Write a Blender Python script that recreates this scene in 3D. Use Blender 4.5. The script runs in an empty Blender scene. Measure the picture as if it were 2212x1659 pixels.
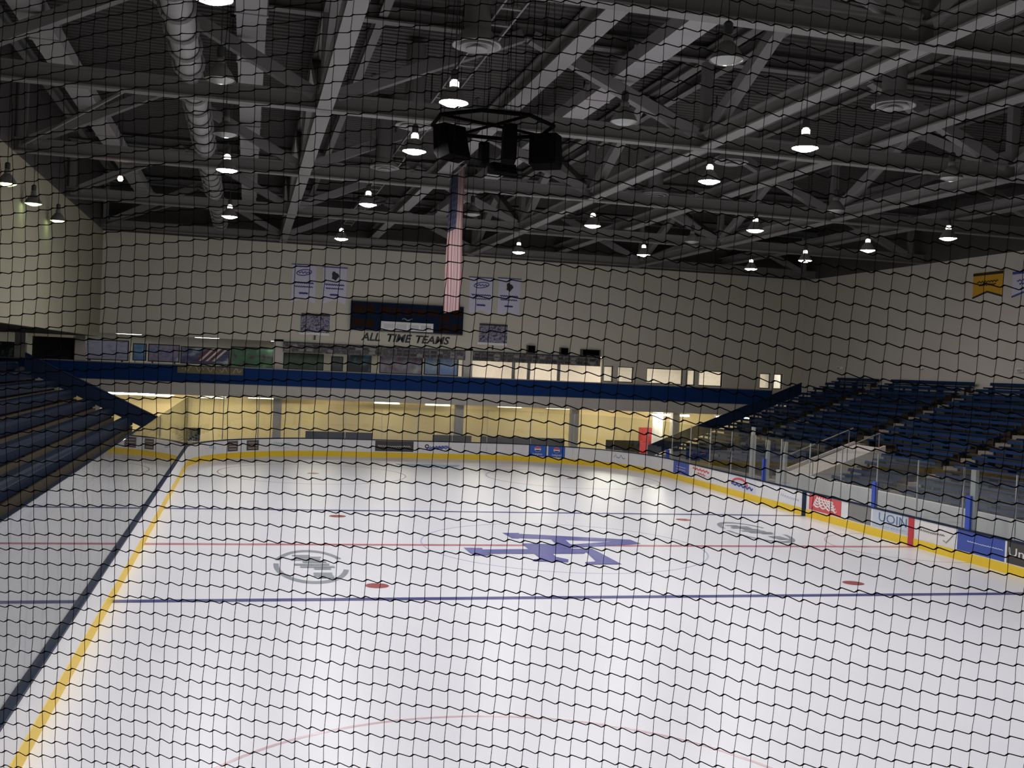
import bpy, math, random
from mathutils import Vector, Matrix
random.seed(7)
# ------------------------------------------------------------------ camera, world, exposure
IW, IH, FPX = 2212.0, 1659.0, 2295.5
CAM = Vector((-10.11, -32.60, 5.582))
YAW, PITCH, ROLL = 0.2453, -0.0138, 0.0453
_f = Vector((math.sin(YAW)*math.cos(PITCH), math.cos(YAW)*math.cos(PITCH), math.sin(PITCH)))
_r0 = Vector((math.cos(YAW), -math.sin(YAW), 0)); _u0 = _r0.cross(_f)
CR = _r0*math.cos(ROLL) + _u0*math.sin(ROLL); CU = -_r0*math.sin(ROLL) + _u0*math.cos(ROLL); CF = _f
sc = bpy.context.scene
cd = bpy.data.cameras.new('camera'); cd.sensor_width = 36; cd.lens = FPX/IW*36; cd.clip_end = 300; cd.clip_start = .05
cam = bpy.data.objects.new('camera', cd); sc.collection.objects.link(cam)
cam.matrix_world = Matrix(((CR.x, CU.x, -CF.x, CAM.x), (CR.y, CU.y, -CF.y, CAM.y), (CR.z, CU.z, -CF.z, CAM.z), (0, 0, 0, 1)))
sc.camera = cam
w = bpy.data.worlds.new('world'); sc.world = w; w.use_nodes = True
w.node_tree.nodes['Background'].inputs[0].default_value = (.01, .01, .012, 1)
w.node_tree.nodes['Background'].inputs[1].default_value = .3
vs = sc.view_settings
vs.view_transform = 'Standard'; vs.look = 'None'; vs.gamma = 1; vs.use_curve_mapping = False; vs.exposure = 0.0
cy = sc.cycles; cy.max_bounces = 8; cy.diffuse_bounces = 4; cy.glossy_bounces = 4; cy.transparent_max_bounces = 12
cy.caustics_reflective = False; cy.caustics_refractive = False
LAMP = 350.0          # radiance of the high-bay lenses
FLUO = 60.0           # radiance of the fluorescent tubes

def ray(px, py): return CF + CR*((px-IW/2)/FPX) - CU*((py-IH/2)/FPX)
def at_y(px, py, Y): d = ray(px, py); return CAM + d*((Y-CAM.y)/d.y)
def at_x(px, py, X): d = ray(px, py); return CAM + d*((X-CAM.x)/d.x)
def at_z(px, py, Z): d = ray(px, py); return CAM + d*((Z-CAM.z)/d.z)
def project(P):
    d = Vector(P)-CAM; z = d.dot(CF); return (IW/2+FPX*d.dot(CR)/z, IH/2-FPX*d.dot(CU)/z)

# ------------------------------------------------------------------ materials
MATS = {}
def mat(name, col, rough=.6, metal=0., spec=.5, var=.06, scale=6., bump=0., emit=None, estr=0.):
    if name in MATS: return MATS[name]
    m = bpy.data.materials.new(name); m.use_nodes = True; nt = m.node_tree; b = nt.nodes['Principled BSDF']
    tc = nt.nodes.new('ShaderNodeTexCoord'); n = nt.nodes.new('ShaderNodeTexNoise'); n.inputs['Scale'].default_value = scale
    n.inputs['Detail'].default_value = 4
    nt.links.new(tc.outputs['Object'], n.inputs['Vector'])
    mx = nt.nodes.new('ShaderNodeMix'); mx.data_type = 'RGBA'
    mx.inputs[6].default_value = tuple(max(0, c*(1-var)) for c in col)+(1,)
    mx.inputs[7].default_value = tuple(min(1, c*(1+var)) for c in col)+(1,)
    nt.links.new(n.outputs['Fac'], mx.inputs[0]); nt.links.new(mx.outputs[2], b.inputs['Base Color'])
    b.inputs['Roughness'].default_value = rough; b.inputs['Metallic'].default_value = metal
    b.inputs['Specular IOR Level'].default_value = spec
    if bump:
        bp = nt.nodes.new('ShaderNodeBump'); bp.inputs['Strength'].default_value = bump
        nt.links.new(n.outputs['Fac'], bp.inputs['Height']); nt.links.new(bp.outputs['Normal'], b.inputs['Normal'])
    if emit: b.inputs['Emission Color'].default_value = emit+(1,); b.inputs['Emission Strength'].default_value = estr
    MATS[name] = m; return m
def mottle(name, cols, scale, rough=.6, stretch=(1, 1, 1)):
    """print seen from far away: patches of several colours"""
    m = bpy.data.materials.new(name); m.use_nodes = True; nt = m.node_tree; b = nt.nodes['Principled BSDF']
    tc = nt.nodes.new('ShaderNodeTexCoord'); mp = nt.nodes.new('ShaderNodeMapping'); mp.inputs['Scale'].default_value = stretch
    n = nt.nodes.new('ShaderNodeTexNoise'); n.inputs['Scale'].default_value = scale; n.inputs['Detail'].default_value = 5
    cr = nt.nodes.new('ShaderNodeValToRGB'); e = cr.color_ramp.elements
    k = len(cols)
    e[0].position = .32; e[0].color = cols[0]+(1,); e[1].position = .68; e[1].color = cols[-1]+(1,)
    for i in range(1, k-1):
        q = e.new(.32+.36*i/(k-1)); q.color = cols[i]+(1,)
    nt.links.new(tc.outputs['Object'], mp.inputs['Vector']); nt.links.new(mp.outputs['Vector'], n.inputs['Vector'])
    nt.links.new(n.outputs['Fac'], cr.inputs['Fac']); nt.links.new(cr.outputs['Color'], b.inputs['Base Color'])
    b.inputs['Roughness'].default_value = rough; return m
def glass_mat(name, tint=(.93, .95, .95)):
    m = bpy.data.materials.new(name); m.use_nodes = True; nt = m.node_tree; nt.nodes.clear()
    o = nt.nodes.new('ShaderNodeOutputMaterial'); t = nt.nodes.new('ShaderNodeBsdfTransparent'); g = nt.nodes.new('ShaderNodeBsdfGlossy')
    t.inputs['Color'].default_value = tint+(1,); g.inputs['Roughness'].default_value = .015
    fr = nt.nodes.new('ShaderNodeFresnel'); ge = nt.nodes.new('ShaderNodeNewGeometry'); mi = nt.nodes.new('ShaderNodeMix')
    mi.inputs[2].default_value = 1.5; mi.inputs[3].default_value = 1/1.5
    nt.links.new(ge.outputs['Backfacing'], mi.inputs[0]); nt.links.new(mi.outputs[0], fr.inputs['IOR'])
    ms = nt.nodes.new('ShaderNodeMixShader'); nt.links.new(fr.outputs[0], ms.inputs[0])
    nt.links.new(t.outputs[0], ms.inputs[1]); nt.links.new(g.outputs[0], ms.inputs[2]); nt.links.new(ms.outputs[0], o.inputs[0])
    MATS[name] = m; return m
M_ICE = mat('ice', (.80, .81, .86), rough=.32, spec=.5, var=.03, scale=.35, bump=.0)
M_ICEBLUE = mat('ice_blue_paint', (.05, .06, .22), rough=.3, var=.1)
M_ICERED = mat('ice_red_paint', (.36, .08, .085), rough=.25, var=.15)
M_FAINTRED = mat('ice_faint_red_paint', (.70, .50, .53), rough=.25)
M_FAINTBLUE = mat('ice_faint_blue_paint', (.60, .66, .82), rough=.25)
M_CREASE = mat('ice_crease_paint', (.30, .52, .80), rough=.25)
M_EMB = mat('ice_emblem_paint', (.13, .14, .42), rough=.25, var=.12, scale=1.)
M_LOGO = mat('ice_grey_paint', (.27, .30, .34), rough=.3, var=.2, scale=3)
M_BOARD = mat('white_dasher', (.72, .72, .73), rough=.35, var=.04, scale=2)
M_KICK = mat('yellow_kick', (.80, .55, .02), rough=.45, var=.05)
M_RAIL = mat('navy_rail', (.005, .014, .040), rough=.5, spec=.2)
M_GLASS = glass_mat('rink_glass')
M_POST = mat('alu_post', (.40, .41, .41), rough=.4, metal=.3)
M_BLUEPAD = mat('blue_pad', (.03, .07, .40), rough=.5)
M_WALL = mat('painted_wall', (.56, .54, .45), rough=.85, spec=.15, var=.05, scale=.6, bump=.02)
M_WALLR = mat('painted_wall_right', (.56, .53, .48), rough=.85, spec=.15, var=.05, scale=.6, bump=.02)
M_BEIGE = mat('beige_wall', (.62, .50, .27), rough=.75, var=.06, scale=.5)
M_NAVY = mat('navy_parapet', (.004, .030, .13), rough=.7, spec=.15, var=.06)
M_CONC = mat('concrete', (.30, .26, .21), rough=.85, var=.12, scale=3, bump=.05)
M_CONCLIGHT = mat('pale_concrete', (.52, .49, .44), rough=.85, var=.08, scale=3, bump=.05)
M_STEP = mat('aisle_concrete', (.20, .17, .14), rough=.85, var=.12, scale=3)
M_RAMP = mat('ramp_paint', (.46, .43, .41), rough=.7)
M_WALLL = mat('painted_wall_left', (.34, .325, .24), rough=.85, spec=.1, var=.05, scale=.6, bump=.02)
M_RISER = mat('brown_riser', (.050, .036, .020), rough=.8, var=.2, scale=4)
M_FLOORD = mat('rubber_floor', (.035, .034, .033), rough=.85, var=.2, scale=5)
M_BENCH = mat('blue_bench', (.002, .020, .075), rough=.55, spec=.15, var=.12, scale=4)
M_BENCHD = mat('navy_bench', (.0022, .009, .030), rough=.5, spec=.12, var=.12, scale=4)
M_STEEL = mat('grey_steel', (.17, .163, .155), rough=.6, var=.08, scale=1.5)
M_STEELL = mat('pale_steel', (.215, .207, .20), rough=.6, var=.08, scale=1.5)
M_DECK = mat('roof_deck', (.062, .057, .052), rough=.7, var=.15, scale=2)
M_DUCT = mat('galvanised_duct', (.33, .32, .315), rough=.55, metal=.1, var=.1, scale=2)
M_DARK = mat('dark_metal', (.02, .02, .021), rough=.5)
M_BLACK = mat('black_speaker', (.0025, .0025, .003), rough=.95, spec=.03)
M_SHADE = mat('lamp_reflector', (.13, .125, .12), rough=.7, spec=.2)
M_SHADEIN = mat('lamp_reflector_unlit', (.30, .31, .29), rough=.3, metal=.3)
M_LENS = mat('lamp_lens', (.9, .9, .9), emit=(1., .97, .98), estr=LAMP)
M_LENSG = mat('lamp_lens_green', (.7, .9, .4), emit=(.75, 1., .42), estr=5.)
M_LENSW = mat('lamp_lens_warm', (.9, .85, .8), emit=(1., .90, .82), estr=LAMP*.45)
M_NECK = mat('lamp_neck', (.9, .88, .85), emit=(1., .9, .86), estr=2.2)
M_TUBE = mat('fluorescent_tube', (.95, .95, .9), emit=(1., .95, .76), estr=FLUO)
M_TUBEH = mat('fluorescent_tube_high', (.95, .95, .9), emit=(1., .93, .74), estr=FLUO*.42)
M_GLINT = mat('tube_glint', (.95, .95, .85), emit=(1., .9, .6), estr=FLUO*.035)  # weak glow imitating reflected glints of the tubes
M_GLIGHT = mat('gallery_light', (.95, .95, .9), emit=(1., .95, .84), estr=95.)
M_CORD = mat('net_cord', (.012, .011, .010), rough=.9, spec=.1)
M_WHITE = mat('white_paint', (.74, .72, .70), rough=.6)
M_CREAM = mat('cream_wall', (.66, .60, .52), rough=.8)
M_INK = mat('ink_black', (.02, .02, .022), rough=.6)
M_INKB = mat('ink_blue', (.05, .07, .28), rough=.6)
M_RED = mat('red_paint', (.50, .03, .04), rough=.5)
M_BANNER = mat('banner_cloth', (.62, .61, .72), rough=.85, var=.04)
M_YBAN = mat('gold_banner', (.60, .33, .02), rough=.85, var=.08)
M_FWHITE = mat('flag_white', (.30, .235, .23), rough=.85)
M_FRED = mat('flag_red', (.19, .075, .08), rough=.85)
M_FBLUE = mat('flag_blue', (.006, .009, .045), rough=.85)
M_STAR = mat('flag_star', (.10, .10, .14), rough=.85)
M_SCORE = mat('scoreboard_face', (.003, .012, .034), rough=.7, spec=.1)
M_DIGIT = mat('scoreboard_digit_window', (.022, .007, .003), rough=.6, spec=.1)
M_GREY = mat('grey_panel', (.20, .20, .19), rough=.5)
M_CHAR = mat('charcoal_panel', (.045, .042, .040), rough=.5)

# ------------------------------------------------------------------ mesh helpers
class MB:
    def __init__(s): s.v = []; s.f = []
    def add(s, vs_, fs):
        o = len(s.v); s.v += [tuple(p) for p in vs_]; s.f += [tuple(i+o for i in q) for q in fs]; return s
    def box(s, x0, x1, y0, y1, z0, z1):
        return s.add([(x0, y0, z0), (x1, y0, z0), (x1, y1, z0), (x0, y1, z0), (x0, y0, z1), (x1, y0, z1), (x1, y1, z1), (x0, y1, z1)],
                     [(0, 3, 2, 1), (4, 5, 6, 7), (0, 1, 5, 4), (1, 2, 6, 5), (2, 3, 7, 6), (3, 0, 4, 7)])
    def prism(s, prof, a, b):
        """prof: list of 2d (u,w) CCW; a,b: functions mapping (u,w)->3d for the two ends"""
        n = len(prof); vs_ = [a(*p) for p in prof]+[b(*p) for p in prof]
        return s.add(vs_, [tuple(range(n-1, -1, -1)), tuple(range(n, 2*n))]+[(i, (i+1) % n, (i+1) % n+n, i+n) for i in range(n)])
    def bar(s, A, B, wx, wz=None, up=(0, 0, 1)):
        A, B = Vector(A), Vector(B); d = (B-A).normalized(); up = Vector(up)
        if abs(d.dot(up)) > .98: up = Vector((0, 1, 0))
        x = d.cross(up).normalized(); z = x.cross(d); wz = wz or wx
        p = [(-wx/2, -wz/2), (wx/2, -wz/2), (wx/2, wz/2), (-wx/2, wz/2)]
        return s.prism(p, lambda u, q: A+x*u+z*q, lambda u, q: B+x*u+z*q)
    def ibeam(s, A, B, w_, h, t=.05):
        """A,B on the underside of the bottom flange"""
        A, B = Vector(A), Vector(B); d = (B-A).normalized(); z = Vector((0, 0, 1)); x = d.cross(z).normalized()
        k = t*.6
        for (u0, u1, q0, q1) in ((-w_/2, w_/2, 0, t), (-k/2, k/2, t, h-t), (-w_/2, w_/2, h-t, h)):
            s.prism([(u0, q0), (u1, q0), (u1, q1), (u0, q1)], lambda u, q: A+x*u+z*q, lambda u, q: B+x*u+z*q)
        return s
    def tube(s, pts, rad, n=8, caps=True, closed=False):
        pts = [Vector(p) for p in pts]; m = len(pts); o = len(s.v)
        for i, p in enumerate(pts):
            if closed: t = pts[(i+1) % m]-pts[i-1]
            else: t = pts[min(i+1, m-1)]-pts[max(i-1, 0)]
            t.normalize(); up = Vector((0, 0, 1)) if abs(t.z) < .9 else Vector((0, 1, 0))
            x = t.cross(up).normalized(); y = x.cross(t); r = rad[i] if isinstance(rad, (list, tuple)) else rad
            for k in range(n):
                a = 2*math.pi*k/n; s.v.append(tuple(p+x*math.cos(a)*r+y*math.sin(a)*r))
        for i in range(m if closed else m-1):
            j = (i+1) % m
            for k in range(n): s.f.append((o+i*n+k, o+i*n+(k+1) % n, o+j*n+(k+1) % n, o+j*n+k))
        if caps and not closed:
            s.f.append(tuple(o+k for k in range(n-1, -1, -1))); s.f.append(tuple(o+(m-1)*n+k for k in range(n)))
        return s
    def lathe(s, prof, n=24, c=(0, 0, 0), cap0=False, cap1=False):
        o = len(s.v); m = len(prof)
        for r, z in prof:
            for k in range(n): a = 2*math.pi*k/n; s.v.append((c[0]+r*math.cos(a), c[1]+r*math.sin(a), c[2]+z))
        for i in range(m-1):
            for k in range(n): s.f.append((o+i*n+k, o+i*n+(k+1) % n, o+(i+1)*n+(k+1) % n, o+(i+1)*n+k))
        if cap0: s.f.append(tuple(o+k for k in range(n-1, -1, -1)))
        if cap1: s.f.append(tuple(o+(m-1)*n+k for k in range(n)))
        return s
    def mesh(s, name, m, smooth=False):
        me = bpy.data.meshes.new(name); me.from_pydata(s.v, [], s.f); me.materials.append(m)
        if smooth: me.polygons.foreach_set('use_smooth', [True]*len(me.polygons))
        me.update(); return me
    def build(s, name, m, parent=None, loc=None, smooth=False, **kw):
        return link(name, s.mesh(name, m, smooth), parent, loc, **kw)
def link(name, me, parent=None, loc=None, label=None, cat=None, group=None, kind=None):
    o = bpy.data.objects.new(name, me); sc.collection.objects.link(o)
    if parent: o.parent = parent
    if loc is not None: o.location = loc
    tag(o, label, cat, group, kind); return o
def tag(o, label=None, cat=None, group=None, kind=None):
    if label: o['label'] = label
    if cat: o['category'] = cat
    if group: o['group'] = group
    if kind: o['kind'] = kind
    return o
def thing(name, label, cat, loc=(0, 0, 0), rz=0, group=None, kind=None):
    o = link(name, None, None, loc, label, cat, group, kind); o.rotation_euler.z = rz; o.empty_display_size = .2; return o
def copy_tree(o, parent=None):
    c = o.copy(); sc.collection.objects.link(c); c.parent = parent
    for ch in o.children: copy_tree(ch, c)
    return c
def struct(name, mb, m, **kw): return mb.build(name, m, kind='structure', **kw)
def text(name, s, m, parent, origin, right, up, size, shear=0., depth=.004, fit=None, label=None, bold=0.):
    cu = bpy.data.curves.new(name, 'FONT'); cu.body = s; cu.size = 1; cu.extrude = 0; cu.shear = shear; cu.offset = bold
    cu.align_x = 'CENTER'; cu.align_y = 'CENTER'; cu.resolution_u = 3
    t = bpy.data.objects.new(name, cu); sc.collection.objects.link(t)
    dg = bpy.context.evaluated_depsgraph_get(); me = bpy.data.meshes.new_from_object(t.evaluated_get(dg))
    bpy.data.objects.remove(t); bpy.data.curves.remove(cu)
    right, up = Vector(right).normalized(), Vector(up).normalized(); nrm = right.cross(up); o = Vector(origin)
    xs = [v.co.x for v in me.vertices]; ys = [v.co.y for v in me.vertices]
    cx, cy = (min(xs)+max(xs))/2, (min(ys)+max(ys))/2; sx = sy = size
    if fit: sx = fit[0]/(max(xs)-min(xs)); sy = fit[1]/(max(ys)-min(ys))
    for v in me.vertices:
        v.co = o+right*((v.co.x-cx)*sx)+up*((v.co.y-cy)*sy)+nrm*depth
    me.materials.clear(); me.materials.append(m)
    return link(name, me, parent, None, label)

# ------------------------------------------------------------------ rink constants
HW, EL, RC, BLUE = 12.8, 30.6, 8.5, 7.54
def path(off=0., step=None):
    """rink outline, counter-clockwise from the right side's near end; returns (s,(x,y),tangent,is_corner)"""
    out = []; s = 0
    hx, hy = HW-RC, EL-RC
    segs = [('l', (HW, -hy), (HW, hy)), ('a', (hx, hy), 0), ('l', (hx, EL), (-hx, EL)), ('a', (-hx, hy), 90),
            ('l', (-HW, hy), (-HW, -hy)), ('a', (-hx, -hy), 180), ('l', (-hx, -EL), (hx, -EL)), ('a', (hx, -hy), 270)]
    for sg in segs:
        if sg[0] == 'l':
            a, b = Vector(sg[1]), Vector(sg[2]); L = (b-a).length; n = max(1, round(L/step)); t = (b-a)/L; nn = Vector((t.y, -t.x))
            for i in range(n): out.append((s+L*i/n, a+t*(L*i/n)+nn*off, t.copy(), 0))
            s += L
        else:
            L = RC*math.pi/2; n = max(1, round(L/step)); c = Vector(sg[1])
            for i in range(n):
                an = math.radians(sg[2]+90*i/n); rr = RC+off
                out.append((s+L*i/n, c+Vector((math.cos(an), math.sin(an)))*rr, Vector((-math.sin(an), math.cos(an))), 1))
            s += L
    return out, s
_fine, PLEN = path(0, .05)
def pt(s, off=0.):
    s %= PLEN; i = min(range(len(_fine)), key=lambda k: abs(_fine[k][0]-s)) if False else int(_bis(s))
    s0, p, t, c = _fine[i]; q = p+t*(s-s0); return q+Vector((t.y, -t.x))*off, t
import bisect
_ss = [q[0] for q in _fine]
def _bis(s): return max(0, bisect.bisect_right(_ss, s)-1)
def s_of_px(px, z=.6):
    best = None
    for s, p, t, c in _fine:
        if s > PLEN*.56: break
        if p.y < -25: continue
        x, y = project((p.x, p.y, z))
        if best is None or abs(x-px) < best[0]: best = (abs(x-px), s)
    return best[1]

# ------------------------------------------------------------------ room shell
XL, XR, YB, YF, ZR = -18.4, 26.4, 32.6, -40., 15.7
struct('floor', MB().box(-30, XR+.3, YF, 40, -.35, -.05), M_FLOORD)
ice = MB()
op = [pt(PLEN*i/240.)[0] for i in range(240)]
ice.add([(p.x, p.y, 0) for p in op]+[(p.x, p.y, -.06) for p in op], [tuple(range(240))]+[(i, i+240, (i+1) % 240+240, (i+1) % 240) for i in range(240)])
ICE = struct('ice_sheet', ice, M_ICE)
deck = MB(); pitch = .36; n = int((40-YF)/pitch)
prof = []
for i in range(n):
    y = YF+i*pitch; prof += [(y, 0), (y+.16, 0), (y+.20, .09), (y+.32, .09)]
prof.append((YF+n*pitch, 0))
deck.add([(x, y, ZR+z) for x in (XL-.2, XR+.2) for y, z in prof], [(i, i+1, i+1+len(prof), i+len(prof)) for i in range(len(prof)-1)])
deck.box(XL-.2, XR+.2, YF, 40, ZR+.14, ZR+.3)
struct('ceiling', deck, M_DECK)
# end wall above the gallery, with the window openings of its right half
WIN = [(1304, 1324), (1334, 1368), (1397, 1475), (1485, 1502), (1510, 1561), (1642, 1665), (1672, 1691)]
WX = [(at_y(a, 815, YB).x, at_y(b, 820, YB).x) for a, b in WIN]
wb = MB().box(XL-11, XR, YB, YB+.35, 6.62, 12.5)
wb.box(12.2, XR, YB, YB+.35, 6.08, 6.62); wb.box(12.2, XR, YB, YB+.35, 4.0, 5.06)
xs = 12.2
for a, b in WX: wb.box(xs, a, YB, YB+.35, 5.06, 6.08); xs = b
wb.box(xs, XR, YB, YB+.35, 5.06, 6.08)
struct('wall_back', wb, M_WALL)
struct('wall_back_upper', MB().box(XL-11, XR, YB, YB+.35, 12.5, ZR+.1), M_DECK)  # dark deck colour stands in for the unlit wall above the lamps
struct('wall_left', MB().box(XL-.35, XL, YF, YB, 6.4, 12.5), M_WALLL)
struct('wall_left_upper', MB().box(XL-.35, XL, YF, YB, 12.5, ZR+.1), M_DECK)  # shade above lamp level put into the colour
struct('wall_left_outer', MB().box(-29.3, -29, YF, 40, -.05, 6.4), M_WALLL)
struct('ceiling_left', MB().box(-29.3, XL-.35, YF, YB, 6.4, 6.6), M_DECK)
struct('wall_right', MB().box(XR, XR+.35, YF, 40, -.05, 12.5), M_WALLR)
struct('wall_right_upper', MB().box(XR, XR+.35, YF, 40, 12.5, ZR+.1), M_DECK)  # same painted-in shade over the right wall
struct('wall_front', MB().box(-29.3, XR+.35, YF-.3, YF, -.05, ZR+.1), M_WALL)
struct('wall_corridor', MB().box(-29, XR, 38.6, 38.9, -.05, 3.9), M_BEIGE)
struct('wall_gallery', MB().box(-29, XR, 37.6, 37.9, 3.9, 7.0), M_CREAM)
struct('floor_gallery', MB().box(-29, XR, YB+.0, 38.9, 3.62, 3.9), M_CONC)
struct('ceiling_gallery', MB().box(-29, XR, YB+.35, 37.9, 6.75, 6.95), M_CONC)
struct('trim_parapet', MB().box(-28.9, 24.0, YB-.5, YB-.02, 3.98, 4.93), M_NAVY)
struct('trim_parapet_cap', MB().box(-28.9, 24.0, YB-.55, YB+.04, 4.93, 4.99), M_STEELL)
struct('trim_edge_beam', MB().box(-28.9, 25.0, YB-.4, YB-.05, 3.22, 3.98), M_CONCLIGHT)
struct('floor_near_gallery', MB().box(-18, XR, YF, -31.8, 3.6, 3.93), M_CONC)
# columns
for i, px in enumerate((42, 172, 601, 1012)):
    x = at_y(px, 770, YB).x
    struct('trim_column', MB().box(x-.28, x+.28, YB-.0, YB+.5, 3.9, 6.75), M_CONCLIGHT)
for x in (-18.5, -8.2, 3.0, 10.6, 17.6):
    struct('trim_pier', MB().box(x-.25, x+.25, YB+.3, YB+.8, -.05, 3.62), M_CONCLIGHT)
# gallery windows (right half): frame and pane
for i, (a, b) in enumerate(WX):
    wn = thing('window_%d' % (i+1), None, None, ((a+b)/2, YB+.1, 5.06), kind='structure')
    h = (b-a)/2; fr = MB()
    fr.box(-h, -h+.05, 0, .12, 0, 1.02); fr.box(h-.05, h, 0, .12, 0, 1.02); fr.box(-h+.05, h-.05, 0, .12, 0, .05); fr.box(-h+.05, h-.05, 0, .12, .97, 1.02)
    fr.build('window_frame', M_DARK, wn)
    MB().box(-h+.05, h-.05, .05, .065, .05, .97).build('pane', M_GLASS, wn)
# mullions of the open glazed stretch between the last column and the wall
for i, px in enumerate((1110, 1143, 1208)):
    x = at_y(px, 800, YB).x; struct('trim_mullion', MB().box(x-.09, x+.09, YB+.05, YB+.2, 4.0, 6.62), M_GREY)

# ------------------------------------------------------------------ ice markings (parts of the ice)
def ring(cx, cy, r0, r1, z, a0=0, a1=360, n=96):
    m = MB(); k = max(3, int(n*(a1-a0)/360)); full = a1-a0 >= 360
    pts = [(math.cos(math.radians(a0+(a1-a0)*i/k)), math.sin(math.radians(a0+(a1-a0)*i/k))) for i in range(k if full else k+1)]
    q = len(pts)
    m.add([(cx+r0*c, cy+r0*s, z) for c, s in pts]+[(cx+r1*c, cy+r1*s, z) for c, s in pts],
          [(i, i+q, (i+1) % q+q, (i+1) % q) for i in range(q if full else q-1)])
    return m
def disc(cx, cy, r, z, n=40):
    return MB().add([(cx+r*math.cos(2*math.pi*i/n), cy+r*math.sin(2*math.pi*i/n), z) for i in range(n)], [tuple(range(n))])
def flat(x0, x1, y0, y1, z): return MB().add([(x0, y0, z), (x1, y0, z), (x1, y1, z), (x0, y1, z)], [(0, 1, 2, 3)])
for y in (-BLUE, BLUE): flat(-HW, HW, y-.15, y+.15, .004).build('blue_line', M_ICEBLUE, ICE)
flat(-HW, HW, -.15, .15, .004).build('red_line', M_FAINTRED if False else mat('ice_center_red', (.56, .22, .26), rough=.25, var=.2, scale=2), ICE)
for s in (-1, 1):
    flat(-HW+.9, HW-.9, s*26.7-.025, s*26.7+.025, .003).build('goal_line', M_FAINTRED, ICE)
    for x in (-6.71, 6.71):
        ring(x, s*20.6, 4.52, 4.59, .003).build('faceoff_circle', M_FAINTRED, ICE)
        disc(x, s*20.6, .30, .003).build('faceoff_dot', M_ICERED, ICE)
        disc(x, s*(BLUE-1.52), .30, .004).build('faceoff_dot', M_ICERED, ICE)
    cr_ = disc(0, 0, 1.83, .004); cr_.v = [(x, s*26.66-s*max(0, abs(y) if y*1 > 0 else 0), .004) for x, y, z in cr_.v]
    cr_.build('goal_crease', M_CREASE, ICE)
ring(0, 0, 4.54, 4.60, .003).build('center_circle', M_FAINTBLUE, ICE)
ring(HW, 0, 2.95, 3.0, .003, 90, 270).build('referee_crease', M_FAINTRED, ICE)
def px_poly(pts, x0, y0, k, z):
    P = [at_z(x0+a*k, y0+b*k, 0) for a, b in pts]; return MB().add([(p.x, p.y, z) for p in P], [tuple(range(len(P)-1, -1, -1))])
emb = MB()
for li, poly in enumerate(([(600, 150), (775, 152), (775, 212), (700, 208)], [(770, 160), (1930, 222), (1800, 247), (770, 205)],
             [(1930, 222), (2040, 265), (1700, 288), (1735, 240)], [(1740, 243), (2040, 265), (1330, 306), (1310, 272)],
             [(1080, 192), (1225, 198), (1345, 300), (1190, 300)], [(800, 262), (935, 262), (1320, 280), (1320, 312), (1060, 325), (880, 322)],
             [(200, 305), (390, 310), (400, 326), (480, 372), (450, 387), (300, 387)],
             [(390, 325), (1530, 315), (1450, 368), (480, 368)],
             [(1440, 318), (1530, 315), (1840, 478), (1470, 480), (1460, 458), (1575, 450)],
             [(870, 320), (1080, 330), (1160, 402), (1290, 430), (1285, 456), (915, 446), (930, 428), (1000, 420)])):
    q = px_poly(poly, 960, 1120, 460/2212., .007+.0008*li); emb.add(q.v, q.f)
emb.build('center_emblem', M_EMB, ICE, label='large blue interlocked letters A and F painted at centre ice')
def oval_logo(c0, lab):
    C0 = at_z(c0[0], c0[1], 0); ax, ay = 1.0, 2.4; m = MB()
    def el(u, v): return (C0.x+ax*u, C0.y+ay*v)
    for a0, a1 in ((25, 160), (172, 345)):
        k = 40; P = [math.radians(a0+(a1-a0)*i/k) for i in range(k+1)]
        vs_ = [el(q*math.cos(a), q*math.sin(a))+(.005,) for q in (.86, 1.) for a in P]
        m.add(vs_, [(i, i+k+1, i+k+2, i+1) for i in range(k)])
    for j, (v, u0, u1, h) in enumerate(((.62, -.45, .05, .10), (.50, -.35, .35, .10), (.36, -.5, .3, .12), (.22, -.2, .45, .12), (.06, -.45, .5, .10), (-.08, -.3, .62, .10), (-.2, .05, .5, .08), (-.52, .0, .48, .20), (-.66, .1, .5, .12))):
        (xa, ya), (xb, yb) = el(u0, v-h/2), el(u1, v+h/2); q = flat(xa, xb, ya, yb, .005+.0012*j); m.add(q.v, q.f)
    m.build('sponsor_logo', M_LOGO, ICE, label=lab)
oval_logo((672, 1222), 'grey oval sponsor logo painted in front of the near blue line')
oval_logo((1630, 1149), 'grey oval sponsor logo painted on the far side of the red line')

# ------------------------------------------------------------------ dasher boards
BOARDS = thing('dasher_boards', 'white rink boards with yellow kick plate and glass around the ice', 'rink boards')
def strip(s0, s1, o0, o1, z0, z1, step=.6):
    n = max(1, int(math.ceil((s1-s0)/step))); m = MB(); n = n if _fine[_bis(s0 % PLEN)][3] or _fine[_bis((s1-.01) % PLEN)][3] else 1
    prof = [(o0, z0), (o1, z0), (o1, z1), (o0, z1)]; vs_ = []
    for i in range(n+1):
        for o, z in prof:
            p, t = pt(min(s0+(s1-s0)*i/n, PLEN*2), o); vs_.append((p.x, p.y, z))
    fs = [(i*4+k, (i+1)*4+k, (i+1)*4+(k+1) % 4, i*4+(k+1) % 4) for i in range(n) for k in range(4)]
    fs += [(0, 1, 2, 3), (n*4+3, n*4+2, n*4+1, n*4)]
    return m.add(vs_, fs)
joints = [q[0] for q in path(0, 2.44)[0]]+[PLEN]
GT = []
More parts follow.
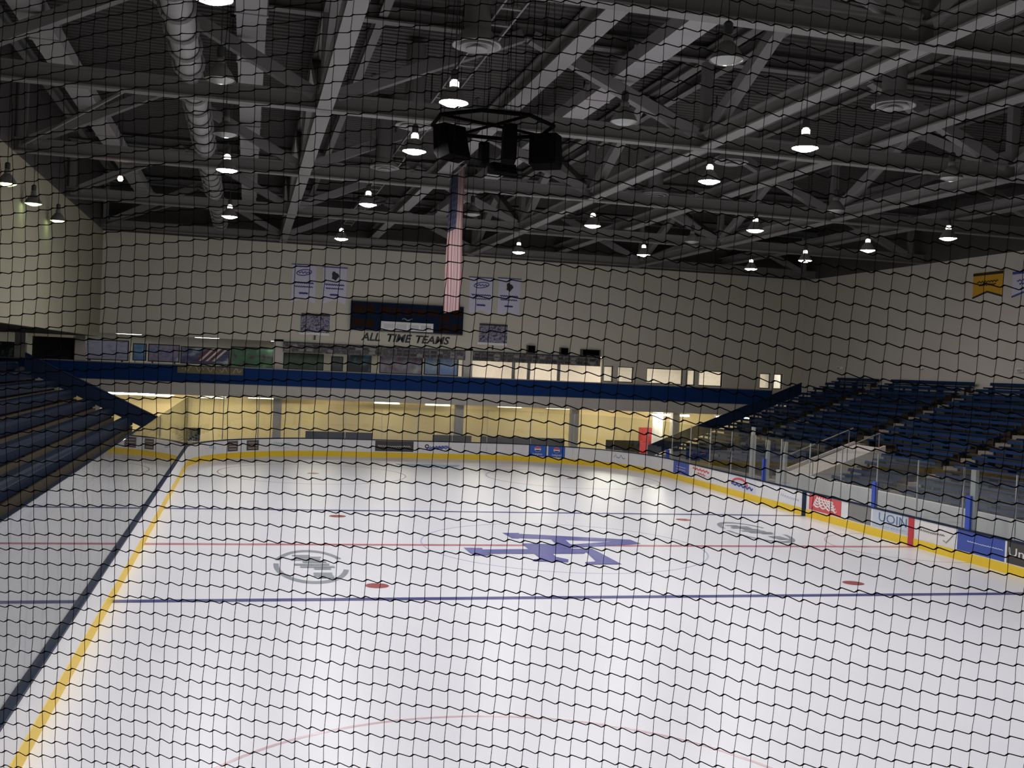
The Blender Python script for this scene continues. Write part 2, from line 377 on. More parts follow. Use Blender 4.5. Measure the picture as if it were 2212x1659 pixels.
for i in range(len(joints)-1):
    a, b = joints[i], joints[i+1]; mid, t = pt((a+b)/2)
    strip(a+.006, b-.006, 0, .10, .26, 1.0).build('board_panel', M_BOARD, BOARDS)
    strip(a, b, -.012, .10, 0, .30).build('kick_plate', M_KICK, BOARDS)
    strip(a, b, -.03, .14, 1.0, 1.05).build('cap_rail', M_RAIL, BOARDS)
    left = mid.x < -HW+.6
    top = 3.50 if (left or mid.x < -6) else 3.05
    h = (a+b)/2
    for c, d in ((a, h), (h, b)): strip(c+.004, d-.004, .045, .057, 1.05, top).build('glass_pane', M_GLASS, BOARDS)
    if not left:
        strip(a-.016, a+.016, .035, .08, 1.05, top).build('glass_post', M_POST, BOARDS)
def wide_post(px, w_, z0, z1, m, name, off=.06):
    s = s_of_px(px, 1.2); strip(s-w_/2, s+w_/2, off, off+.12, z0, z1).build(name, m, BOARDS)
for px, z1 in ((1617, 3.4), (1650, 2.9), (1688, 2.95), (2093, 3.0)): wide_post(px, .24, 1.05, z1, M_POST, 'glass_post')
for px, z1 in ((1648, 2.05), (1887, 2.0), (2090, 2.15), (1440, 1.5)): wide_post(px, .22, 1.05, z1, M_BLUEPAD, 'padded_post', -.02)
def stripe_on_board(s, w_, m, name): strip(s-w_/2, s+w_/2, -.02, 0, 0, 1.0).build(name, m, BOARDS)
for s, m, nm in ((s_of_px(1968), M_RED, 'red_stripe'), (s_of_px(1738), M_RAIL, 'blue_stripe'),):
    stripe_on_board(s, .32, m, nm)
for y, m, nm in ((0, M_RED, 'red_stripe'), (BLUE, M_RAIL, 'blue_stripe'), (-BLUE, M_RAIL, 'blue_stripe')):
        if y == -BLUE: stripe_on_board((EL-RC)+y, .3, m, nm)
def advert(px0, px1, z0, z1, m, label, words=None):
    """words: (text, material, du, dz, width, height, shear)"""
    s1, s0 = s_of_px(px0), s_of_px(px1); p = strip(s0, s1, -.008, -.0005, z0, z1, .3).build('advert_panel', m, BOARDS, label=label)
    q, t = pt((s0+s1)/2, -.008); W_ = s1-s0; R3 = Vector((-t.x, -t.y, 0)); N3 = Vector((-t.y, t.x, 0))
    for wd in (words or ()):
        tx, tm, du, zz, fw, fh, sh = wd
        text('lettering', tx, tm, p, Vector((q.x, q.y, zz))+R3*(du*W_), R3, (0, 0, 1), 1, sh, .004, (fw*W_, fh), bold=.0)
    return p, q, R3, N3, W_
def squiggle(parent, q, R3, N3, cx, cz, w_, h, m, n=7, r=.02, name='lettering'):
    """an unreadable line of script"""
    P = []
    for i in range(n*4+1):
        u = i/(n*4.); P.append(Vector((q.x, q.y, cz))+R3*(cx+(u-.5)*w_)+Vector((0, 0, math.sin(u*n*math.pi*2)*h/2*(.55+.45*math.sin(i*1.7))))+N3*.008)
    MB().tube(P, r, 4).build(name, m, parent)
M_BROWN = mat('brown_print', (.10, .075, .06), rough=.5); M_TEAL = mat('teal_print', (.42, .58, .56), rough=.5); M_PALEB = mat('pale_blue_print', (.50, .56, .66), rough=.5)
M_BADB = mat('blue_advert', (.035, .075, .36), rough=.4); M_RADV = mat('red_advert', (.62, .07, .08), rough=.4); M_PB = mat('cola_blue', (.02, .10, .45), rough=.4)
p_, q, R3, N3, W_ = advert(445, 473, .42, .95, M_BOARD, 'white advert with a pale blue script emblem')
squiggle(p_, q, R3, N3, 0, .68, .6, .3, M_PALEB, 4, .03)
for a, b in ((492, 514), (532, 558)):
    p_, q, R3, N3, W_ = advert(a, b, .38, .95, M_BROWN, 'small brown square advert with pale lines')
    for k in range(3): squiggle(p_, q, R3, N3, 0, .50+.15*k, W_*.7, .05, M_WHITE, 5, .012)
p_, q, R3, N3, W_ = advert(583, 633, .40, .95, M_BOARD, 'white advert with a pale teal lettering line')
squiggle(p_, q, R3, N3, 0, .74, W_*.9, .22, M_TEAL, 9, .025); squiggle(p_, q, R3, N3, .1, .48, W_*.7, .05, M_TEAL, 9, .012)
p_, q, R3, N3, W_ = advert(811, 894, .36, .98, M_CHAR, 'charcoal advert with one line of white lettering')
squiggle(p_, q, R3, N3, 0, .66, W_*.85, .12, M_WHITE, 14, .018)
p_, q, R3, N3, W_ = advert(908, 980, .34, .98, M_WHITE, 'white advert with a rising blue script logo')
for k in range(3): squiggle(p_, q, R3+Vector((0, 0, .12)), N3, .1, .58+.06*k, W_*(.75-.1*k), .14, mat('blue_script', (.10, .16, .50)), 6, .03)
MB().tube([Vector((q.x, q.y, .72+.1*math.sin(a)))+R3*(-W_*.3+.1*math.cos(a))+N3*.01 for a in [i*.6 for i in range(11)]], .03, 4).build('logo_mark', M_INK, p_)
for a, b in ((1142, 1181), (1184, 1220)):
    p_, q, R3, N3, W_ = advert(a, b, .33, 1.0, M_PB, 'blue square cola advert with round emblem and white name')
    o = Vector((q.x, q.y, .78)); n_ = 28
    def arcs(m, nm, f0, f1, d):
        g = MB(); P = []
        for i in range(n_+1):
            a_ = math.pi*i/n_; P.append((math.cos(a_), math.sin(a_)))
        top = [f0(x, y) for x, y in P]; g.add([o+R3*(x*.2)+Vector((0, 0, z*.17))+N3*d for x, z in top], [tuple(range(len(top)))]); g.build(nm, m, p_)
    disc_ = MB().add([o+R3*(.2*math.cos(2*math.pi*i/n_))+Vector((0, 0, .17*math.sin(2*math.pi*i/n_)))+N3*.004 for i in range(n_)], [tuple(range(n_))])
    disc_.build('emblem_disc', M_WHITE, p_)
    arcs(M_RADV, 'emblem_red', lambda x, y: (x*.98, max(y*.95, .12+.10*math.sin(x*3))), None, .007)
    arcs(mat('cola_dark', (.01, .04, .25)), 'emblem_blue', lambda x, y: (x*.9, min(-y*.92, -.30+.10*math.sin(x*3))), None, .007)
    text('lettering', 'pepsi', M_WHITE, p_, Vector((q.x, q.y, .46)), R3, (0, 0, 1), 1, .1, .006, (W_*.62, .17))
p_, q, R3, N3, W_ = advert(1320, 1357, .40, .95, M_WHITE, 'white advert with a blue swirl emblem on the curved boards')
squiggle(p_, q, R3, N3, 0, .66, .8, .35, mat('swirl_blue', (.20, .36, .60)), 2, .03)
p_, q, R3, N3, W_ = advert(1455, 1488, .34, 1.0, M_BADB, 'blue advert with pale stripes on the curved boards')
for k in range(3): squiggle(p_, q, R3, N3, 0, .45+.14*k, W_*.6, .05, M_PALEB, 5, .015)
p_, q, R3, N3, W_ = advert(1493, 1572, .34, 1.0, M_WHITE, 'white advert with red headline and grey script')
squiggle(p_, q, R3, N3, -W_*.22, .83, W_*.45, .16, M_RADV, 5, .035); squiggle(p_, q, R3, N3, -W_*.2, .62, W_*.2, .12, M_RADV, 3, .03)
squiggle(p_, q, R3, N3, W_*.12, .56, W_*.6, .14, M_PALEB, 7, .02)
p_, q, R3, N3, W_ = advert(1576, 1632, .34, 1.0, mat('lilac_board', (.62, .63, .70)), 'pale advert with a red arch over navy lettering')
MB().tube([Vector((q.x, q.y, .60+.28*math.sin(a)))+R3*(-W_*.1+W_*.3*math.cos(a))+N3*.012 for a in [math.pi*i/14 for i in range(15)]], .05, 4).build('arch_mark', M_RADV, p_)
squiggle(p_, q, R3, N3, 0, .56, W_*.8, .2, M_INKB, 5, .045)
p_, q, R3, N3, W_ = advert(1682, 1731, .34, 1.0, M_BOARD, 'white advert with faint grey script beside the blue stripe')
squiggle(p_, q, R3, N3, 0, .62, W_*.8, .16, M_PALEB, 8, .018)
p_, q, R3, N3, W_ = advert(1748, 1817, .34, .98, M_RADV, 'red advert with white brush script')
for k in range(4): squiggle(p_, q, R3, N3, 0, .52+.11*k, W_*(.75-.08*k), .16, M_WHITE, 4+k, .035)
p_, q, R3, N3, W_ = advert(1832, 1882, .34, .98, M_GREY, 'plain dark grey advert between the red and the pale blue one')
p_, q, R3, N3, W_ = advert(1884, 1962, .34, 1.0, mat('ice_blue_board', (.50, .56, .63)), 'pale blue advert with tall dark blue capitals',
    [('UOIN', mat('steel_blue_print', (.07, .13, .26)), .08, .76, .78, .32, 0)])
squiggle(p_, q, R3, N3, 0, .48, W_*.9, .07, M_PALEB, 12, .02)
p_, q, R3, N3, W_ = advert(1982, 2062, .34, 1.0, M_WHITE, 'white advert with a thin line of dark script and a check mark')
squiggle(p_, q, R3, N3, -W_*.1, .66, W_*.7, .08, M_GREY, 12, .018)
MB().tube([Vector((q.x, q.y, z))+R3*(u*W_)+N3*.01 for u, z in ((.22, .5), (.30, .45), (.47, .75))], .018, 4).build('check_mark', M_GREY, p_)
p_, q, R3, N3, W_ = advert(2068, 2171, .33, 1.0, M_BADB, 'broad royal blue advert with one faint white line')
squiggle(p_, q, R3, N3, .1*W_, .68, W_*.75, .04, M_PALEB, 14, .014)
p_, q, R3, N3, W_ = advert(2174, 2290, .33, 1.0, M_CHAR, 'charcoal advert with white lettering beside the royal blue one', [('Uni', M_WHITE, -.28, .70, .36, .26, 0)])

# ------------------------------------------------------------------ right stand
def terrace(side, x0, n, tread, z0, rise, y0, y1):
    m = MB()
    for i in range(n):
        a = x0+side*i*tread; b = a+side*tread; z = z0+i*rise
        m.box(min(a, b), max(a, b), y0, y1, max(-.05, z-rise*1.6), z)
    return m
RX0, RT, RZ0, RR, RN = 14.9, .82, .82, .345, 14
AIS = [27.8, 22.4, 13.9, 5.4, -3.1, -11.6, -20.0]
TR = struct('terrace_right', terrace(1, RX0, RN, RT, RZ0, RR, -20.0, 27.9), M_RISER)
struct('terrace_right_landing', MB().box(RX0+RN*RT, XR, -20, 27.9, RZ0+(RN-1)*RR-.3, RZ0+(RN-1)*RR+.02), M_CONC)
def bench_proto(L, side, ms, name):
    """seat plank, back plank, brackets; base at the step; facing the rink"""
    t = thing(name, 'x', 'bench'); s = side
    seat = MB().prism([(-.17, .37), (.17, .37), (.19, .40), (.17, .44), (-.15, .45), (-.19, .42)], lambda u, z: (u*s+.30*s, -L/2, z), lambda u, z: (u*s+.30*s, L/2, z))
    seat.build('seat', ms, t)
    back = MB().prism([(0, .0), (.035, -.01), (.07, .12), (.035, .14)], lambda u, z: (.50*s+u*s, -L/2, .55+z), lambda u, z: (.50*s+u*s, L/2, .55+z))
    back.build('backrest', ms, t)
    for k in range(max(2, int(L/2)+1)):
        y = -L/2+.3+(L-.6)*k/max(1, int(L/2))
        MB().box(min(.2*s, .5*s), max(.2*s, .5*s), y-.03, y+.03, 0, .37).box(min(.46*s, .56*s), max(.46*s, .56*s), y-.03, y+.03, .0, .58).build('bracket', M_DARK, t)
    return t
ROWW = ['front', 'second', 'third', 'fourth', 'fifth', 'sixth', 'seventh', 'eighth', 'ninth', 'tenth', 'eleventh', 'twelfth', 'thirteenth', 'top']
SECN = ['beside the end wall', 'between the two aisles nearest the end wall', 'behind the white entrance ramp', 'behind the players bench wall', 'past the players bench wall', 'at the camera end']
VOM0, VOM1 = 10.3, 12.8
for j in range(len(AIS)-1):
    ya, yb = AIS[j+1]+.6, AIS[j]-(.6 if j else .25); L = yb-ya
    if yb < -9: continue
    pr = {}
    for i in range(RN):
        if j == 2 and i < 5: spans = [(VOM1+.4, yb), (ya, VOM0-.4)]
        else: spans = [(ya, yb)]
        for a, b in spans:
            if b-a < .6: continue
            key = round(b-a, 2)
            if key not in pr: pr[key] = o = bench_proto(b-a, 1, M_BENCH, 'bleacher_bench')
            else: o = copy_tree(pr[key])
            o.location = (RX0+i*RT, (a+b)/2, RZ0+i*RR)
            o['label'] = 'blue bleacher bench, %s row of the section %s' % (ROWW[i], SECN[j]); o['group'] = 'blue benches of the big stand'
for j, y in enumerate(AIS[1:-1]):
    for i in range(RN):
        x = RX0+i*RT
        MB().box(x, x+RT*.5, y-.5, y+.5, RZ0+i*RR, RZ0+i*RR+RR*.5).build('aisle_step', M_STEP, TR)
# end guard of the right stand: solid navy sloping panel, with posts standing on the steps
def end_guard(side, x0, n, tread, z0, rise, y, m, label, gap=.25, h=.95):
    t = thing('stand_end_guard', label, 'guard rail', (x0, y, 0))
    za, zb = z0, z0+(n)*rise; L = n*tread
    MB().prism([(-.3, za+gap-.1), (L, zb+gap), (L, zb+h), (-.3, za+h-.1)], lambda u, z: (u*side, -.03, z), lambda u, z: (u*side, .03, z)).build('guard_panel', m, t)
    MB().tube([(-.3*side, 0, za+h-.08), (L*side, 0, zb+h+.02)], .05, 8).build('hand_rail', m, t)
    for i in range(0, n+1, 2):
        x = (i+.5)*tread
        if x > L: break
        MB().box(x*side-.03, x*side+.03, -.03, .03, z0+i*rise-.35, z0+i*rise+gap+.3).build('guard_post', m, t)
    return t
end_guard(1, RX0-.9, 12, RT, RZ0-.4, RR, 27.95, M_RAIL, 'navy sloping guard at the far end of the big stand')
# pale stepped end wall below it is open; white entrance ramp in the lower rows
vt = thing('entrance_ramp', 'white sloping entrance ramp with low side walls in the big stand', 'ramp', (RX0-.4, (VOM0+VOM1)/2, 0))
hw_ = (VOM1-VOM0)/2; Lr = 3.7; zr0, zr1 = 1.25, 2.75
MB().prism([(-.0, 0.3), (Lr, .3), (Lr, zr1), (0, zr0)], lambda u, z: (u, -hw_+.2, z), lambda u, z: (u, hw_-.2, z)).build('ramp_slab', M_RAMP, vt)
for s in (-1, 1):
    MB().prism([(-.1, .0), (Lr+.1, .0), (Lr+.1, zr1+.12), (-.1, zr0+.12)], lambda u, z: (u, s*hw_-.08, z), lambda u, z: (u, s*hw_+.08, z)).build('side_wall', M_RAMP, vt)
    MB().tube([(0, s*hw_, zr0+.75), (Lr, s*hw_, zr1+.75)], .03, 6).build('hand_rail', M_STEEL, vt)
    for u in (.2, 1.9, 3.5): MB().tube([(u, s*hw_, zr0+(zr1-zr0)*u/Lr), (u, s*hw_, zr0+(zr1-zr0)*u/Lr+.75)], .022, 6).build('rail_post', M_STEEL, vt)
struct('wall_player_bench', MB().box(RX0-.55, RX0-.35, -20, VOM1+.2, -.05, 1.42), M_WHITE)
struct('wall_stand_front', MB().box(RX0-.25, RX0-.02, VOM1+.2, 27.9, -.05, .82), M_CONC)
pb = thing('players_bench', 'long low players bench behind the right boards', 'bench', (13.7, -1, -.05))
MB().box(-.16, .16, -8, 8, .42, .47).build('seat', M_BLUEPAD, pb)
for y in (-7.5, -3.8, 0, 3.8, 7.5): MB().box(-.05, .05, y-.04, y+.04, 0, .42).build('leg', M_DARK, pb)
# ------------------------------------------------------------------ left stand
LX0, LT, LZ0, LR_, LN = -14.35, .83, 1.72, .395, 8
TL = struct('terrace_left', terrace(-1, LX0, LN, LT, LZ0, LR_, -30, 20.0), M_RISER)
struct('wall_left_stand_front', MB().box(LX0+.02, LX0+.2, -30, 20.0, -.05, LZ0+.05), M_RISER)
struct('terrace_left_landing', MB().box(-29, LX0-LN*LT, -30, YB-.5, LZ0+(LN-1)*LR_-.3, LZ0+(LN-1)*LR_+.02), M_FLOORD)
pr = None
LROW = ['front', 'second', 'third', 'fourth', 'fifth', 'sixth', 'seventh', 'top']
for i in range(LN):
    if pr is None:
        pr = o = thing('bleacher_bench', 'x', 'bench'); L = 48.
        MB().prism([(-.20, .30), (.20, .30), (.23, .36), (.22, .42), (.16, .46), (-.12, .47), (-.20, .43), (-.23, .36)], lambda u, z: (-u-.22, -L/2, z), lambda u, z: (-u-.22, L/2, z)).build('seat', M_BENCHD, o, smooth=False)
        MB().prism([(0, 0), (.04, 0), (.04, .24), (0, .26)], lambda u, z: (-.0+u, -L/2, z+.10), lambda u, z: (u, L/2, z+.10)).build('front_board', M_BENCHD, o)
        for k in range(13):
            y = -L/2+.4+(L-.8)*k/12; MB().box(-.38, -.02, y-.03, y+.03, 0, .31).build('bracket', M_DARK, o)
    else: o = copy_tree(pr)
    o.location = (LX0-i*LT, -4.4, LZ0+i*LR_)
    o['label'] = 'dark navy bleacher bench, %s row of the small stand by the glass' % LROW[i]; o['group'] = 'navy benches of the small stand'
end_guard(-1, LX0+.2, 7, LT, LZ0+.15, LR_, 20.05, M_RAIL, 'navy sloping guard at the far end of the small stand', gap=-.12, h=.66)

# ------------------------------------------------------------------ roof steel
TY = [-24.4, -13.45, -2.5, 8.45, 19.7, 31.4]; TX = [XL+.25, -8.3, 3.1, 14.0, XR-.9]
ZB, ZT = 12.5, 15.15
TLAB = {-24.4: 'over the near face-off circles', -13.45: 'in front of the near blue line', -2.5: 'over the AF emblem', 8.45: 'over the far blue line',
        19.7: 'over the far face-off circles', 31.4: 'along the scoreboard wall'}
def web(t, A, B, w_=.34): MB().bar(A, B, w_, w_).build('diagonal', M_STEELL, t)
for y in TY:
    t = thing('roof_truss', 'grey steel truss spanning the hall crosswise '+TLAB[y], 'truss', (0, y, 0), group='crosswise roof trusses')
    MB().ibeam((XL, 0, ZB), (XR, 0, ZB), .36, .5, .055).build('bottom_chord', M_STEEL, t)
    MB().ibeam((XL, 0, ZT), (XR, 0, ZT), .34, .42, .05).build('top_chord', M_STEEL, t)
    for i, x in enumerate(TX):
        MB().bar((x, 0, ZB+.5), (x, 0, ZT), .28).build('post', M_STEEL, t)
        for s in (-1, 1):
            nx = TX[i+s] if 0 <= i+s < len(TX) else None
            if nx is None: continue
            web(t, (x+s*.3, 0, ZB+.45), ((x+nx)/2-s*.15, 0, ZT+.1))
for x, lab in zip(TX[1:4], ('left of the AF emblem', 'right of the AF emblem', 'over the front of the big stand')):
    t = thing('roof_truss', 'grey steel truss running the length of the hall '+lab, 'truss', (x, 0, 0), group='lengthwise roof trusses')
    for a, b in zip([YF]+TY, TY+[YB]):
        MB().ibeam((0, a+.2, ZB+.02), (0, b-.2, ZB+.02), .42, .46, .05).build('bottom_chord', M_STEELL, t)
        MB().ibeam((0, a+.2, ZT+.03), (0, b-.2, ZT+.03), .3, .36, .05).build('top_chord', M_STEEL, t)
        if b-a > 5:
            web(t, (0, a+.35, ZB+.45), (0, (a+b)/2-.15, ZT+.1)); web(t, (0, b-.35, ZB+.45), (0, (a+b)/2+.15, ZT+.1))
for x, lab in ((-3.0, 'over the speaker ring'), (8.75, 'right of the AF emblem'), (20.2, 'over the big stand')):
    MB().ibeam((x, YF, ZB+.56), (x, YB, ZB+.56), .5, .5, .05).build('bracing_beam', M_STEELL, label='pale steel beam running lengthwise '+lab, cat='beam')
for k in range(4):
    ya, yb = TY[5-k], TY[4-k]
    for x0_, x1_, lab in ((XL+.3, -13.3, 'by the left wall'),):
        b_ = thing('brace_rod', 'thin diagonal steel brace %s, %s from the end wall' % (lab, ['first', 'second', 'third', 'fourth'][k]), 'brace', (0, 0, 12.75), group='diagonal braces by the left wall')
        MB().tube([(x0_, ya-.2, 0), (x1_, yb+.2, 0)], .055, 6).build('rod', M_STEELL, b_)
        for (x, y) in ((x0_, ya-.2), (x1_, yb+.2)): MB().box(x-.12, x+.12, y-.06, y+.06, -.12, .12).build('end_plate', M_STEEL, b_)
for k in range(8):
    x = -17.7+k*5.45
    MB().ibeam((x, YF, ZT+.12), (x, YB, ZT+.12), .25, .38, .04).build('purlin', M_STEEL, label='grey purlin carrying the roof deck, %s from the left wall' % ROWW[k].replace('front', 'first'), cat='purlin', group='purlins under the roof deck')
for x, lab in ((-16.0, 'by the left wall'), (-10.35, 'above the ribbed duct'), (.42, 'above the AF emblem')):
    t = thing('air_duct', 'pale flat rectangular air duct '+lab, 'duct', (x, 0, 14.3))
    for k in range(15):
        y = -36+k*4.5; MB().box(-.38, .38, y, y+4.42, 0, .42).build('duct_section', M_DUCT, t)
        MB().box(-.42, .42, y+4.40, y+4.52, -.03, .45).build('duct_flange', M_DUCT, t)
    for k in range(8): MB().tube([(0, -33+k*8.6, .42), (0, -33+k*8.6, 1.0)], .03, 5).build('duct_hanger', M_DARK, t)
rd = thing('ribbed_duct', 'ribbed round air duct running lengthwise beside the hanging lamps', 'duct', (-11.9, 0, 13.2))
MB().tube([(0, -36, 0), (0, 31, 0)], .34, 16).build('duct_pipe', M_DUCT, rd, smooth=True)
for k in range(44):
    MB().tube([(.38*math.cos(a), -36+k*1.55, .38*math.sin(a)) for a in [2*math.pi*i/18 for i in range(18)]], .06, 5, closed=True).build('duct_rib', M_STEELL, rd)
for k in range(8): MB().tube([(0, -33+k*8.6, .3), (0, -33+k*8.6, 2.1)], .03, 5).build('duct_hanger', M_DARK, rd)
# cable trays
for x, z, lab in ((-4.7, 13.6, 'beside the ceiling diffusers'), (5.2, 13.6, 'over the right side of the rink')):
    t = thing('cable_tray', 'narrow ladder cable tray '+lab, 'cable tray', (x, 0, z))
    for s in (-1, 1): MB().box(s*.25-.02, s*.25+.02, -36, 31, 0, .1).build('side_rail', M_STEELL, t)
    for k in range(56): MB().box(-.23, .23, -35.8+k*1.2, -35.7+k*1.2, .01, .05).build('rung', M_STEEL, t)
    for k in range(8): MB().tube([(0, -33+k*8.6, .05), (0, -33+k*8.6, 1.7)], .025, 5).build('tray_hanger', M_DARK, t)
# round diffusers
def diffuser(p, r, lab, grp=None):
    t = thing('ceiling_diffuser', lab, 'air diffuser', p, group=grp)
    MB().lathe([(r*.55, .35), (r, .02), (r*1.02, -.02), (r*.93, -.02), (r*.5, .3)], 28).build('outer_cone', M_DUCT, t, smooth=True)
    MB().lathe([(r*.35, .22), (r*.74, -.03), (r*.76, -.06), (r*.68, -.06), (r*.3, .18)], 28).build('middle_cone', M_DUCT, t, smooth=True)
    MB().lathe([(.01, .05), (r*.45, -.08), (r*.46, -.11), (.01, -.02)], 28).build('inner_cone', M_DUCT, t, smooth=True)
    MB().lathe([(r*.56, .3), (r*.56, 15.5-p[2])], 20).build('drop_duct', M_STEEL, t, smooth=True)
DIFF = [((1030, 98), 'above the lit lamp nearest the speaker ring'), ((893, 272), 'to the left of the speaker ring'), ((830, 362), 'between the speaker ring and the scoreboard wall'),
        ((1930, 228), 'over the right boards by the red line'), ((1580, 350), 'over the far right face-off dot'), ((1415, 420), 'over the far right circle')]
for (px, py), lab in DIFF: diffuser(at_z(px, py, 13.0), .56, 'round stepped ceiling air diffuser '+lab)
# ------------------------------------------------------------------ high-bay lamps
def lamp_proto(lens, name, lit=True, stem=4.55):
    t = thing(name, 'x', 'lamp'); r = .31
    MB().lathe([(.09, .33), (.13, .30), (.20, .21), (.28, .08), (r, 0), (r+.012, -.01), (r-.01, .0), (.26, .08), (.18, .20), (.11, .29)], 28).build('reflector', M_SHADE, t, smooth=True)
    MB().lathe([(.0001, -.085), (.10, -.078), (.19, -.052), (.26, -.02), (r-.012, .004)], 28).build('lens', lens if lit else M_SHADEIN, t, smooth=True)
    MB().lathe([(.08, .32), (.10, .34), (.10, .43), (.07, .46)], 18).build('neck', M_NECK if lit and lens is not M_LENSG else M_SHADE, t, smooth=True)
    MB().lathe([(.06, .46), (.085, .48), (.085, .66), (.05, .70)], 18, cap1=True).build('ballast', M_DARK, t)
    MB().lathe([(.012, .68), (.012, stem-.03)], 6, cap1=True).build('stem', M_DARK, t)
    MB().box(-.06, .06, -.22, .22, stem-.04, stem).build('canopy_plate', M_DARK, t)
    return t
LZ = 11.15
protos = {}
def put_lamp(kind, P, lab, group=None, stem=None):
    if kind not in protos:
        o = protos[kind] = lamp_proto({'lit': M_LENS, 'green': M_LENSG, 'warm': M_LENSW, 'off': None}[kind], 'high_bay_lamp', kind != 'off', {'lit': 4.55, 'warm': 4.55, 'off': 4.35, 'green': 4.8}[kind])
    else: o = copy_tree(protos[kind])
    o.location = P; o['label'] = lab
    if group: o['group'] = group
    return o
COLN = {0: 'left row over the boards', 1: 'row above the round logo', 2: 'unlit row beside the emblem', 3: 'row above the AF emblem', 4: 'row over the right circles', 5: 'row along the big stand'}
LIT = [((460, -4), 0), ((980, 222), 1), ((895, 327), 1), ((795, 442), 1), ((737, 516), 1), ((490, 368), 0), ((496, 468), 0), ((1739, 320), 3), ((1532, 392), 3),
       ((1280, 488), 3), ((1120, 545), 3), ((1631, 498), 4), ((1390, 551), 4)]
ords = ['first', 'second', 'third', 'fourth', 'fifth', 'sixth']
cnt = {}
def along(c):
    cnt[c] = cnt.get(c, 0)+1; return ords[cnt[c]-1]
for (px, py), c in sorted(LIT, key=lambda q: (q[1], q[0][1])):
    P = at_z(px, py, LZ); put_lamp('lit', P, 'lit white high-bay lamp, %s of its %s counted toward the scoreboard' % (along(c), COLN[c]), 'lit lamps over the ice')
for (px, py), c in (((1622, 581), 5), ((1739, 563), 5), ((1874, 541), 5), ((2048, 515), 5)):
    P = at_z(px, py, LZ); put_lamp('warm', P, 'warm lit high-bay lamp over the big stand, %s from the end wall' % along('w'), 'warm lamps over the big stand')
for (px, py), lab in (((475, 172), 'left of the ribbed duct'), ((1570, 130), 'near the crossing truss over the near zone'), ((1348, 263), 'right of the speaker ring'),
                      ((487, 290), 'behind the glowing hook left of the emblem'), ((1805, 455), 'over the big stand aisle'), ((2055, 385), 'over the upper rows of the big stand'), ((1020, 463), 'behind the hanging flag'), ((1495, 522), 'in front of the end wall')):
    P = at_z(px, py, LZ+.2); put_lamp('off', P, 'unlit high-bay lamp with a pale reflector '+lab, 'unlit lamps')
for i, (px, py) in enumerate(((15, 397), (72, 440), (125, 477))):
    P = at_z(px, py, 10.9); P.x = max(P.x, XL+.4); put_lamp('green', P, 'greenish glowing high-bay lamp by the left wall, %s from the end wall' % ords[2-i], 'greenish lamps by the left wall')
# the rows go on above and behind the photographer
for x in (-10.9, -6.2, 2.1, 7.4):
    for y in (-16.1, -21.2, -26.5):
        if (x, y) not in ((7.4, -16.1), (-10.9, -21.2), (-6.2, -26.5), (2.1, -21.2), (7.4, -26.5)): continue
        put_lamp('lit', Vector((x, y, LZ)), 'lit white high-bay lamp over the near end of the rink, %s from the blue line' % along('n'), 'lit lamps over the near end')
P = at_z(260, 385, 12.0)
t = thing('bulb_fixture', 'small bare glowing bulb with a reddish rim high by the left wall', 'lamp', P)
MB().lathe([(.001, -.12), (.07, -.10), (.10, -.03), (.08, .05), (.03, .1)], 14).build('bulb', mat('bulb_warm', (.9, .6, .5), emit=(1., .62, .5), estr=12.), t, smooth=True)
MB().lathe([(.05, .08), (.05, .25), (.015, .27), (.015, 3.68)], 10).build('socket', M_DARK, t)
MB().box(-.06, .06, -.22, .22, 3.66, 3.7).build('canopy_plate', M_DARK, t)
# wall packs on the right wall
for i, (px, py) in enumerate(((1813, 795), (1988, 793), (2205, 800))):
    P = at_x(px, py, XR-.1); t = thing('wall_box', 'small white box on the right wall above the stand, %s from the end wall' % ords[i], 'wall box', P, group='white boxes on the right wall')
    MB().box(-.08, .1, -.22, .22, -.1, .1).build('housing', M_WHITE, t); MB().box(-.1, -.08, -.16, .16, -.07, .05).build('cover', M_POST, t)
# ------------------------------------------------------------------ speaker ring
ZS = 11.98; SC = Vector((-4.08, -5.15, ZS)); SRR = 1.62
t = thing('speaker_ring', 'black octagonal pipe ring carrying the hanging speakers', 'speaker rig', SC)
oc = [(SRR*math.cos(math.radians(22.5+45*i)), SRR*math.sin(math.radians(22.5+45*i)), 0) for i in range(8)]
MB().tube(oc, .055, 8, closed=True).build('ring_pipe', M_BLACK, t)
for i in range(0, 8, 2): MB().tube([oc[i], (oc[i][0], oc[i][1], 15.68-ZS)], .009, 5).build('suspension_cable', M_BLACK, t)
MB().tube([oc[0], oc[4]], .04, 6).build('cross_pipe', M_BLACK, t); MB().tube([oc[2], oc[6]], .04, 6).build('cross_pipe', M_BLACK, t)
def speaker(P, sx, sy, sz, yaw, tilt, lab, zs=15.69):
    o = thing('loudspeaker', lab, 'loudspeaker', P, yaw, group='speakers of the ring')
    hx, hy, hz = sx/2, sy/2, sz/2
    tl = math.tan(tilt)
    b = MB().prism([(-hy, -hz*.8), (hy*.55, -hz), (hy, -hz*.55), (hy*.9, hz), (-hy*.6, hz)], lambda u, z: (-hx, u+z*tl, z), lambda u, z: (hx, u+z*tl, z)); b.build('cabinet', M_BLACK, o)
    MB().prism([(-hy-.03, -hz*.75), (-hy, -hz*.75), (-hy*.6, hz*.95), (-hy*.6-.03, hz*.95)], lambda u, z: (-hx*.9, u+z*tl, z), lambda u, z: (hx*.9, u+z*tl, z)).build('grille', M_CHAR if False else M_BLACK, o)
    for s in (-1, 1): MB().tube([(s*hx*.7, tl*hz, hz*.9), (s*hx*.15, 0, zs-P.z)], .007, 5).build('hanging_strap', M_BLACK, o)
speaker(at_y(975, 309, -5.3), .70, .64, .92, .5, .15, 'big black loudspeaker at the left of the ceiling ring')
